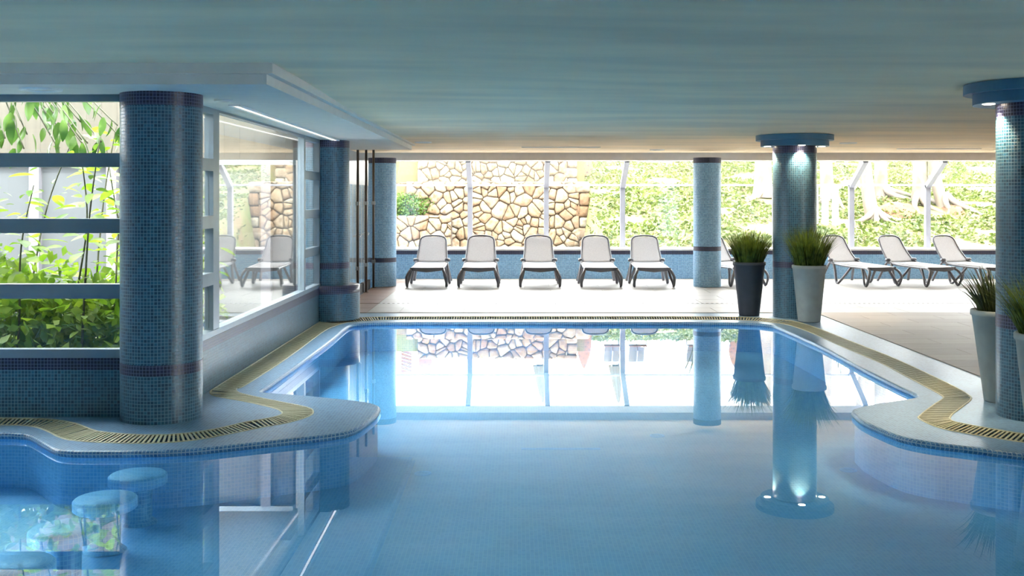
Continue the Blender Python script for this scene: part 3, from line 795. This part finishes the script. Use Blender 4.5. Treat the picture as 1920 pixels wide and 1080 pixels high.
def leaf_mesh(name, L, W, mat, cup=0.15, seg=5):
    vs = []; fs = []
    for k in range(seg+1):
        t = k/seg; w = W*0.5*math.sin(PI*min(1,(t*0.92+0.06)))**0.8*(1-0.25*t); y = L*t; z = -0.18*L*t*t
        vs += [(-w, y, z + cup*w), (0, y, z), (w, y, z + cup*w)]
    for k in range(seg):
        b = 3*k; fs += [(b,b+1,b+4,b+3),(b+1,b+2,b+5,b+4)]
    return MB().add(vs, fs, smooth=True).mesh(name, mat)
lm_b = [leaf_mesh('leaf', 0.16, 0.095, M['leaf_bright']), leaf_mesh('leaf', 0.13, 0.07, M['leaf_bright'], 0.3), leaf_mesh('leaf', 0.085, 0.05, M['bush'], 0.2)]
lm_d = [leaf_mesh('leaf', 0.19, 0.085, M['leaf_dark'], 0.2, 6), leaf_mesh('leaf', 0.15, 0.07, M['leaf_dark'], 0.35, 6)]
rg = random.Random(21)
def stem_plant(x, y, h, n, label, name='leafy_stem', lean=0.25):
    t = empty(name, (x,y,0.1), label=label, cat='plant', group='leafy stems in the courtyard')
    a = rg.uniform(0,2*PI); le = rg.uniform(0.3,1)*lean
    pts = catmull([(0,0,0),(le*0.2*math.cos(a)*h,le*0.2*math.sin(a)*h,h*0.35),(le*0.55*math.cos(a+0.4)*h,le*0.5*math.sin(a+0.4)*h,h*0.7),(le*math.cos(a)*h,le*0.7*math.sin(a)*h,h)], 6)
    MB().tube(pts, [0.012-0.008*i/len(pts) for i in range(len(pts))], 6).build('stem', M['stem'], t)
    for i in range(n):
        s = (0.12 + 0.86*(i/n)); f = s*(len(pts)-1); k = int(f); p = Vector(pts[k]).lerp(Vector(pts[min(k+1,len(pts)-1)]), f-k)
        az = i*2.4 + rg.uniform(-0.4,0.4); off = rg.uniform(0.0,0.2)
        p = p + Vector((math.cos(az),math.sin(az),0.1))*off
        o = link('leaf', rg.choice(lm_b), t, p)
        o.rotation_euler = (rg.uniform(-0.5,0.35), rg.uniform(-0.5,0.5), az - PI/2); q = rg.uniform(0.75,1.35); o.scale = (q,q,q)
wh = ['tall','thin','slender','leaning','long','upright','bending','wispy','young','drooping','stout','pale']
spots = [(-3.3,9.0,1.9,46,'nearest the front column'),(-3.55,8.65,2.1,50,'close behind the right half of the left window'),(-3.8,9.2,2.0,50,'behind the middle of the left window'),
         (-4.1,8.7,1.7,46,'low behind the left half of the left window'),(-4.4,9.4,2.2,48,'farther back behind the left window'),(-3.2,10.4,1.7,26,'behind the near end of the side window'),
         (-3.4,11.8,1.5,26,'behind the middle of the side window'),(-4.0,10.0,2.3,44,'reaching the top pane of the left window'),
         (-3.65,9.6,1.8,34,'set between taller stems behind the left window'),(-4.25,9.0,1.95,36,'at the left edge of the picture'),(-3.45,9.9,2.05,34,'behind the stems nearest the column'),(-4.6,8.8,1.8,30,'mostly cut by the left picture edge')]
for i, (x,y,h,n,pl) in enumerate(spots): stem_plant(x,y,h,n,'%s bright green leafy stem %s' % (wh[i], pl))
# rubber tree branch drooping from above
rb = empty('rubber_tree', (-5.0, 9.5, 0.1), label='dark green broad-leaved tree drooping into the top pane of the left window', cat='tree')
tr_pts = catmull([(0,0,0),(0.1,0.0,1.2),(0.0,-0.1,2.2),(0.2,-0.2,2.9)],6)
MB().tube(tr_pts, [0.05-0.02*i/len(tr_pts) for i in range(len(tr_pts))], 8).build('trunk', M['bark'], rb)
for b in range(20):
    a0 = Vector((0.15,-0.15,2.6+0.01*b)); e = Vector((0.35+1.3*b/19, rg.uniform(-0.9,-0.1), rg.uniform(1.9,2.3)))
    mdl = (a0+e)/2 + Vector((0,0,0.3)); bp_ = catmull([a0, mdl, e], 6)
    MB().tube(bp_, 0.006, 6).build('branch', M['stem'], rb)
    for i in range(12):
        f = 0.25 + 0.75*i/11; p = Vector(bp_[min(len(bp_)-1,int(f*(len(bp_)-1)))])
        o = link('leaf', rg.choice(lm_d), rb, p + Vector((rg.uniform(-.06,.06),rg.uniform(-.06,.06),0)))
        o.rotation_euler = (rg.uniform(-1.7,-0.8), rg.uniform(-0.4,0.4), rg.uniform(0,2*PI)); q = rg.uniform(0.8,1.25); o.scale = (q,q,q)

def leaf_cloud(name, centers, size, mat, seed, parent=None, flat=0.0):
    """numpy leaves: folded four-corner blades around given points"""
    r = np.random.default_rng(seed); n = len(centers); C = np.array(centers, float)
    d = r.normal(size=(n,3)); d[:,2] = d[:,2]*(1-flat) + flat*0.4; d /= np.linalg.norm(d,axis=1)[:,None]
    e = r.normal(size=(n,3)); e -= d*np.sum(d*e,axis=1)[:,None]; e /= np.linalg.norm(e,axis=1)[:,None]
    s = (size*r.uniform(0.6,1.3,n))[:,None]
    nn = np.cross(d,e)
    V = np.stack([C, C + d*s*0.5 + e*s*0.28 + nn*s*0.08, C + d*s, C + d*s*0.5 - e*s*0.28 + nn*s*0.08], 1).reshape(-1,3)
    Fq = np.arange(4*n).reshape(n,4)
    return link(name, np_mesh(name, V, Fq, mat), parent)
def blob(n, c, rad, seed, shell=0.55):
    r = np.random.default_rng(seed); d = r.normal(size=(n,3)); d /= np.linalg.norm(d,axis=1)[:,None]
    q = (shell + (1-shell)*r.random(n))[:,None]; return np.array(c) + d*q*np.array(rad)
cl = np.concatenate([blob(2000,(-3.5,9.1,0.5),(0.7,0.6,0.6),1,0.3), blob(2200,(-4.3,9.1,0.6),(0.75,0.7,0.7),2,0.3), blob(1200,(-3.6,10.7,0.6),(0.6,1.2,0.6),3,0.3), blob(900,(-5.2,9.2,0.7),(0.6,0.6,0.7),4,0.3)])
cl = cl[cl[:,2] > 0.1]; cl = cl[(cl[:,1] > 8.15)]; cl = cl[cl[:,0] < -2.85]
hb = empty('courtyard_bush', (-4.2,9.2,0.1), label='dense low green bush filling the bottom panes of the left window', cat='bush')
tag(leaf_cloud('foliage', cl - np.array((-4.2,9.2,0.1)), 0.12, M['leaf_bright'], 5, hb), kind='stuff')
bs = MB()
for k in range(14):
    a = rg.uniform(0,2*PI); bs.tube([(rg.uniform(-.5,.5),rg.uniform(-.3,.3),0),(0.6*math.cos(a),0.35*math.sin(a),0.35),(0.9*math.cos(a),0.5*math.sin(a),0.75)],0.007,5)
bs.build('twigs', M['stem'], hb)

# ------------------------------------------------------------------ stone terraces outside
def voronoi_cells(x0, x1, z0, z1, sx, sz, seed):
    r = random.Random(seed); pts = []; z = z0 + sz*0.5; k = 0
    while z < z1 + sz*0.3:
        x = x0 + (0.25 if k % 2 else 0.75)*sx*0.8
        while x < x1 + sx*0.3:
            if r.random() > 0.2: pts.append((x + r.uniform(-.5,.5)*sx, z + r.uniform(-.55,.55)*sz))
            if r.random() < 0.3: pts.append((x + r.uniform(0.2,.5)*sx, z + r.choice((-.5,.5))*sz + r.uniform(-.12,.12)*sz))
            x += sx*r.uniform(0.75,1.35)
        z += sz*r.uniform(0.85,1.15); k += 1
    cells = []
    for i, (px, pz) in enumerate(pts):
        poly = [(x0,z0),(x1,z0),(x1,z1),(x0,z1)]
        for j, (qx, qz) in enumerate(pts):
            if i == j or abs(px-qx) > 4*sx or abs(pz-qz) > 4*sz: continue
            mx, mz = (px+qx)/2, (pz+qz)/2; nx, nz = qx-px, qz-pz; out = []
            for a, b in zip(poly, poly[1:]+poly[:1]):
                da = (a[0]-mx)*nx + (a[1]-mz)*nz; dbv = (b[0]-mx)*nx + (b[1]-mz)*nz
                if da <= 0: out.append(a)
                if (da < 0 < dbv) or (dbv < 0 < da):
                    t = da/(da-dbv); out.append((a[0]+(b[0]-a[0])*t, a[1]+(b[1]-a[1])*t))
            poly = out
            if len(poly) < 3: break
        if len(poly) >= 3: cells.append(poly)
    return cells
def stone(parent, poly, yf, r, gap=0.008):
    cx = sum(p[0] for p in poly)/len(poly); cz = sum(p[1] for p in poly)/len(poly)
    size = max(max(abs(p[0]-cx),abs(p[1]-cz)) for p in poly)
    if size < 0.05: return
    k = max(0.4, 1 - gap/size)
    P0 = [((p[0]-cx)*k, (p[1]-cz)*k) for p in poly]
    out = []
    for a, b in zip(P0, P0[1:]+P0[:1]):   # cut the corners once
        L = math.dist(a,b)
        if L < 0.012: out.append(((a[0]+b[0])/2,(a[1]+b[1])/2)); continue
        out.append((a[0]*0.86+b[0]*0.14, a[1]*0.86+b[1]*0.14)); out.append((a[0]*0.14+b[0]*0.86, a[1]*0.14+b[1]*0.86))
    n = len(out); pr = r.uniform(0.05, 0.11)
    rings = [(1.0,0.08),(0.97,-pr*0.45),(0.80,-pr*0.85),(0.42,-pr)]
    vs = []
    for sc, dy in rings: vs += [(p[0]*sc, dy + r.uniform(-.008,.008)*(sc<0.9), p[1]*sc) for p in out]
    fs = []
    for q in range(3):
        for i in range(n): j = (i+1)%n; fs.append((q*n+i, q*n+j, (q+1)*n+j, (q+1)*n+i))
    fs.append(tuple(3*n+i for i in range(n)))
    o = MB().add(vs, fs, smooth=True).build('stone', M['stone'], parent, (cx, yf, cz))
rs = random.Random(5)
def stone_wall(name, label, x0, x1, z0, z1, y, sx, sz, seed, quoin=None, thick=0.6):
    w = MB().box(x0, x1 - (0.03 if quoin else 0), y, y+thick, -0.2, z1-0.05).build(name, M['mortar']); tag(w, label, 'stone wall', 'dry stone terrace walls')
    xe = x1
    if quoin:
        z = z0; k = 0
        while z < z1 - 0.05:
            h = min(rs.uniform(0.26,0.36), z1 - z); wd = 0.42 if k % 2 else 0.3
            stone(w, [(x1-wd,z),(x1,z),(x1,z+h),(x1-wd,z+h)], y, rs); z += h; k += 1
        xe = x1 - 0.3
    for c in voronoi_cells(x0, xe, z0, z1, sx, sz, seed): stone(w, c, y, rs)
    return w
W1Y, W1T = 28.8, CAMZ + 0.43
stone_wall('stone_wall', 'long honey-coloured rough stone terrace wall with a squared right corner', -3.0, 1.97, 0.25, W1T, W1Y, 0.31, 0.215, 3, True)
stone_wall('stone_wall', 'upper pale rough stone wall set back behind the long terrace wall', -2.9, 1.75, W1T-0.2, CAMZ+1.3, 31.0, 0.31, 0.21, 8, True)
stone_wall('stone_wall', 'low stepped stone planter wall at the left end of the terrace', -5.2, -1.75, 0.25, CAMZ-0.48, 28.2, 0.30, 0.21, 13)
stone_wall('stone_wall', 'dark rough stone wall behind the clipped shrub at the far left', -6.0, -2.6, 1.2, W1T-0.02, 29.6, 0.3, 0.2, 17)
for nm, x0, x1, y, z in (('wall_coping',-3.0,1.97,W1Y,W1T),('wall_coping',-5.2,-1.75,28.2,CAMZ-0.48)):
    pass
sh = empty('clipped_shrub', (-3.0, 28.75, 1.15), label='dense green shrub in the stepped planter at the left of the stone wall', cat='shrub')
tag(leaf_cloud('foliage', blob(2600,(0.0,0.0,0.32),(0.75,0.26,0.36),31,0.5), 0.07, M['bush'], 33, sh), kind='stuff')
ss_ = MB()
for k in range(7): ss_.tube([(rg.uniform(-.4,.4),0,0.05),(rg.uniform(-.6,.6),rg.uniform(-.1,.1),0.6)],0.012,5)
ss_.build('stems', M['stem'], sh)

# grounds outside
def hill(x, y):
    t = (y - 23.4)/(34.0 - 23.4); t = min(1.0, max(0.0, t))
    z = 0.45 + 2.37*t - (max(0.0, 1.97 - x)*6.0)
    n = 0.10*math.sin(x*1.3+y*0.7)*math.sin(y*1.1-x*0.4) + 0.05*math.sin(x*3.1+1)*math.sin(y*2.7)
    return z + n*math.sin(PI*min(1,max(0,t)))
def grid_mesh(name, xs, ys, fn, mat):
    vs = [(x,y,fn(x,y)) for y in ys for x in xs]; n = len(xs); fs = []
    for j in range(len(ys)-1):
        for i in range(n-1): a = j*n+i; fs.append((a,a+1,a+n+1,a+n))
    return MB().add(vs, fs, smooth=True).build(name, mat)
slope = tag(grid_mesh('ground_slope', np.concatenate([np.linspace(0.9,1.97,6), np.linspace(2.2, 22, 56)]), np.linspace(22.0, 34.0, 50), hill, M['turf']), 'grassy bank rising behind the far windows', kind='structure')
tag(MB().box(-14, 1.97, 22.0, 28.85, 0.0, 0.3).build('ground_strip', M['gravel']), kind='structure')
tag(MB().box(-14, 1.97, 28.9, 31.3, 0.2, W1T-0.12).build('ground_bed', M['turf']), kind='structure')
tag(MB().box(-20, 30, 33.9, 60, 0.2, 2.82).box(-20, 1.97, 31.3, 33.9, 0.2, 2.82).build('ground_terrace', M['turf']), 'upper garden terrace beyond the bank', kind='structure')
r = np.random.default_rng(9); n = 42000
gx = r.uniform(1.6, 17, n); gy = r.uniform(23.0, 34.2, n)
keep = np.sin(gx*1.7+np.sin(gy*1.3))*np.sin(gy*1.9+gx*0.6) > -0.72 + 0.5*r.random(n)*0.4
keep &= (gx > 1.99) | (gy < 28.4); gx, gy = gx[keep], gy[keep]
gz = np.array([hill(a,b) for a,b in zip(gx,gy)])
gc = leaf_cloud('ground_cover', np.stack([gx,gy,gz+r.uniform(-0.01,0.03,len(gx))],1), 0.12, M['turf_leaf'], 10, None, 0.7)
tag(gc, 'bright green leafy ground cover on the bank', 'ground cover', kind='stuff')

# trees on the bank
def tree(px, y, h, r0, lean, label, roots=(), seed=0):
    x = (px-PX)*y/F; z = hill(x,y) - 0.1
    t = empty('tree', (x,y,z), label=label, cat='tree', group='pale-trunked trees on the bank')
    q = random.Random(seed)
    pts = catmull([(0,0,0),(lean[0]*0.25,lean[1]*0.2,h*0.12),(lean[0]*0.5,lean[1]*0.5,h*0.4),(lean[0]*0.7,lean[1],h*0.7),(lean[0],lean[1],h)], 6)
    n = len(pts)
    tk_ = MB().tube(pts, [r0*(1.0+0.5*math.exp(-i*0.8))*(1-0.5*i/n) for i in range(n)], 14).build('trunk', M['bark'], t)
    for a, L, rr in roots:
        rp = []
        for k in range(7):
            s = k/6; xx, yy = math.cos(a+0.3*math.sin(3*s+seed))*L*s, math.sin(a)*L*s
            rp.append((xx, yy, hill(x+xx, y+yy) - z + rr*0.5*(1-s) + (0.28*(1-s)**3)))
        MB().tube(rp, [rr*(1-0.65*k/6) for k in range(7)], 9).build('root', M['bark'], tk_)
    for k in range(5):
        a = k*1.3 + seed; e = (lean[0]+1.6*math.cos(a), lean[1]+1.6*math.sin(a), h+1.0+0.3*k)
        MB().tube([pts[-3], ((pts[-3][0]+e[0])/2, (pts[-3][1]+e[1])/2, h+0.3), e], [r0*0.4, r0*0.28, r0*0.1], 7).build('branch', M['bark'], tk_)
    tag(leaf_cloud('crown', blob(1500,(lean[0],lean[1],h+1.6),(2.3,2.3,1.3),seed+50,0.3), 0.22, M['bush'], seed+51, t), kind='stuff')
tree(1430, 29.0, 6.5, 0.26, (0.1,0.3), 'pale tree trunk seen between the far column and the middle column', ((-2.2,0.8,0.09),(-1.0,0.7,0.08)), 1)
tree(1552, 28.6, 7.0, 0.19, (-0.1,0.2), 'straight pale trunk right beside the middle column', ((-1.0,0.9,0.09),(-2.4,0.6,0.07)), 2)
tree(1640, 26.6, 7.5, 0.18, (-0.55,0.6), 'slanting white trunk with roots spreading left of the bare soil', ((-2.5,0.7,0.10),(-0.7,0.8,0.09),(-1.5,0.6,0.08),(-0.2,1.0,0.07)), 3)
tree(1652, 28.8, 7.0, 0.19, (0.0,0.2), 'pale trunk standing just behind the slanting white one', ((-0.9,1.1,0.10),(-0.35,1.3,0.09)), 4)
tree(1725, 28.0, 7.5, 0.22, (0.1,0.2), 'broad pale trunk at the right end of the bare soil', ((-2.2,1.2,0.10),(-1.6,0.9,0.10),(-0.6,0.9,0.08)), 5)
tree(1772, 27.6, 7.2, 0.16, (-0.7,0.9), 'pale leaning trunk with knotted roots at the far right', ((-0.8,0.9,0.1),(-2.0,0.7,0.09),(-0.1,0.9,0.08)), 6)

# bare soil patch under the roots
def patch(px, y, rx, ry, label):
    x = (px-PX)*y/F; vs = []; fs = []; K = 22; q = random.Random(int(px))
    rad = [q.uniform(0.75,1.15) for _ in range(K)]
    vs.append((0,0,hill(x,y)+0.075))
    for ring in (0.5, 1.0):
        for k in range(K):
            a = 2*PI*k/K; xx, yy = rx*ring*rad[k]*math.cos(a), ry*ring*rad[k]*math.sin(a)
            vs.append((xx, yy, hill(x+xx,y+yy) + (0.085 if ring < 1 else -0.05)))
    for k in range(K): fs.append((0,1+k,1+(k+1)%K)); fs.append((1+k,1+K+k,1+K+(k+1)%K,1+(k+1)%K))
    o = MB().add(vs, fs, smooth=True).build('soil_patch', M['red_soil'], None, (x,y,0)); tag(o, label, 'soil')
M['red_soil'] = P('reddish_soil', (95, 67, 44), 0.95, var=0.2, scale=6, bump=0.5, col2=(74, 43, 25))
patch(1685, 27.4, 0.75, 0.8, 'bare reddish soil between the tree roots on the bank')
patch(1790, 27.2, 0.35, 0.5, 'small bare soil patch right of the leaning trunk')

# ------------------------------------------------------------------ upper terrace furniture, mirrored in the water
TZ0 = 2.82
def terrace_lounger(px, y, label):
    t = empty('terrace_lounger', ((px-PX)*y/F, y, TZ0), label=label, cat='lounge chair', group='garden chairs on the upper terrace')
    for s in (-1,1):
        MB().tube([(0.30*s,0.0,0.3),(0.30*s,0.35,0.34),(0.25*s,0.75,0.95)],0.02,6).build('side_frame', M['plastic_dark'], t)
        MB().tube([(0.34*s,-0.02,0.0),(0.34*s,0.02,0.5),(0.34*s,0.4,0.5)],0.018,6).build('arm', M['plastic_dark'], t)
        MB().tube([(0.30*s,0.45,0.0),(0.30*s,0.4,0.36)],0.018,6).build('leg', M['plastic_dark'], t)
    MB().bar((0,0.38,0.36),(0,0.74,0.93),0.48,0.02,(1,0,0)).build('backrest', M['plastic_dark'], t)
    MB().box(-0.28,0.28,0.0,0.38,0.3,0.33).build('seat', M['orange_wood'], t)
    # flat panel across the frame
    MB().add([(-0.25,0.38,0.36),(0.25,0.38,0.36),(0.25,0.74,0.93),(-0.25,0.74,0.93),(-0.25,0.40,0.35),(0.25,0.40,0.35),(0.25,0.76,0.92),(-0.25,0.76,0.92)],[(0,1,2,3),(7,6,5,4),(0,4,5,1),(1,5,6,2),(2,6,7,3),(3,7,4,0)]).build('back_panel', M['chair_mesh'], t)
terrace_lounger(1150, 34.6, 'grey garden chair on the upper terrace near the wall end')
terrace_lounger(1197, 34.6, 'grey garden chair on the upper terrace, middle of three')
terrace_lounger(1308, 34.6, 'grey garden chair on the upper terrace behind the far column')
def dotted_board(px, y, h, w, z, label):
    t = empty('dotted_board', ((px-PX)*y/F, y, z), label=label, cat='garden ornament', group='dotted ornaments on the terrace')
    prof = []; n = 14; vs = []; fs = []; K = 20
    for i in range(n+1):
        s = i/n; wd = max(0.004, 0.5*w*math.sin(PI*(0.13+0.87*s))**0.75) if s < 0.995 else 0.006
        prof.append((wd, h*s))
    for wd, z_ in prof:
        for k in range(K): a = 2*PI*k/K; vs.append((wd*math.cos(a), 0.16*wd*math.sin(a), z_))
    for i in range(n):
        for k in range(K): l=(k+1)%K; fs.append((i*K+k,i*K+l,(i+1)*K+l,(i+1)*K+k))
    MB().add(vs, fs, smooth=True).build('board', M['dots'], t)
    MB().box(-w*0.3,w*0.3,-0.06,0.06,-0.02,0.04).build('foot', M['steel'], t)
dotted_board(1095, 32.0, 1.45, 0.46, 2.0+0.0, 'orange dotted oval ornament at the right end of the upper wall')
dotted_board(797, 33.0, 1.35, 0.42, TZ0, 'orange dotted oval ornament behind the upper stone wall')
dotted_board(1378, 34.5, 1.0, 0.40, TZ0, 'orange dotted oval ornament near the flowers right of the far column')
def parasol(px, y, h, lean, label):
    t = empty('closed_parasol', ((px-PX)*y/F, y, TZ0), label=label, cat='parasol', group='closed parasols on the terrace')
    MB().tube([(0,0,0),(0,0,h)],0.025,8).build('pole', M['plastic_dark'], t)
    MB().box(-0.25,0.25,-0.25,0.25,0,0.06).build('base', M['plastic_dark'], t)
    vs = []; fs = []; K = 16
    for rr, z in ((0.26,1.15),(0.24,1.3),(0.15,1.9),(0.06,h-0.1),(0.02,h-0.02)):
        for k in range(K): a = 2*PI*k/K; q = rr*(1 if k % 2 else 0.62); vs.append((q*math.cos(a)+lean*(h-z)*-0.08, q*math.sin(a), z))
    for i in range(4):
        for k in range(K): l=(k+1)%K; fs.append((i*K+k,i*K+l,(i+1)*K+l,(i+1)*K+k))
    MB().add(vs, fs).build('canopy', M['parasol'], t)
parasol(1018, 36.0, 2.45, 1, 'closed beige parasol behind the middle of the upper stone wall')
parasol(1160, 36.0, 2.45, 1, 'closed beige parasol behind the terrace garden chairs')
la = empty('lattice_screen', ((762-PX)*32/F, 32, TZ0), label='terracotta lattice screen at the left end of the upper wall', cat='lattice')
MB().box(-0.16,0.16,0,0.02,0,0.75).build('panel', M['orange_wood'], la)
lb = MB()
for k in range(7): lb.bar((-0.16,-0.012,0.02+0.1*k),(0.16,-0.012,0.14+0.1*k-0.02),0.012,0.012)
lb.build('laths', M['white_wall'], la)
def agave(px, y, h, seed, label):
    x = (px-PX)*y/F; z = hill(x,y) if y < 34 else TZ0
    t = empty('spiky_plant', (x,y,z), label=label, cat='plant', group='spiky plants on the terrace')
    tag(blades(46, 0.12, h, 0.75, 0.05, seed, 0.1).build('foliage', M['agave'], t), kind='stuff')
    MB().lathe([(0.12,-0.05),(0.1,0.06),(0.0,0.1)], seg=10).build('crown', M['stem'], t)
agave(1575, 34.6, 1.5, 71, 'tall spiky plant on the terrace right of the straight trunk')
agave(1600, 35.2, 1.7, 72, 'tall spiky plant on the terrace behind the slanting trunk')
agave(1690, 34.8, 1.5, 73, 'tall spiky plant on the terrace behind the bare soil')
agave(1310, 35.0, 2.0, 74, 'tall spiky plant on the terrace behind the far column')
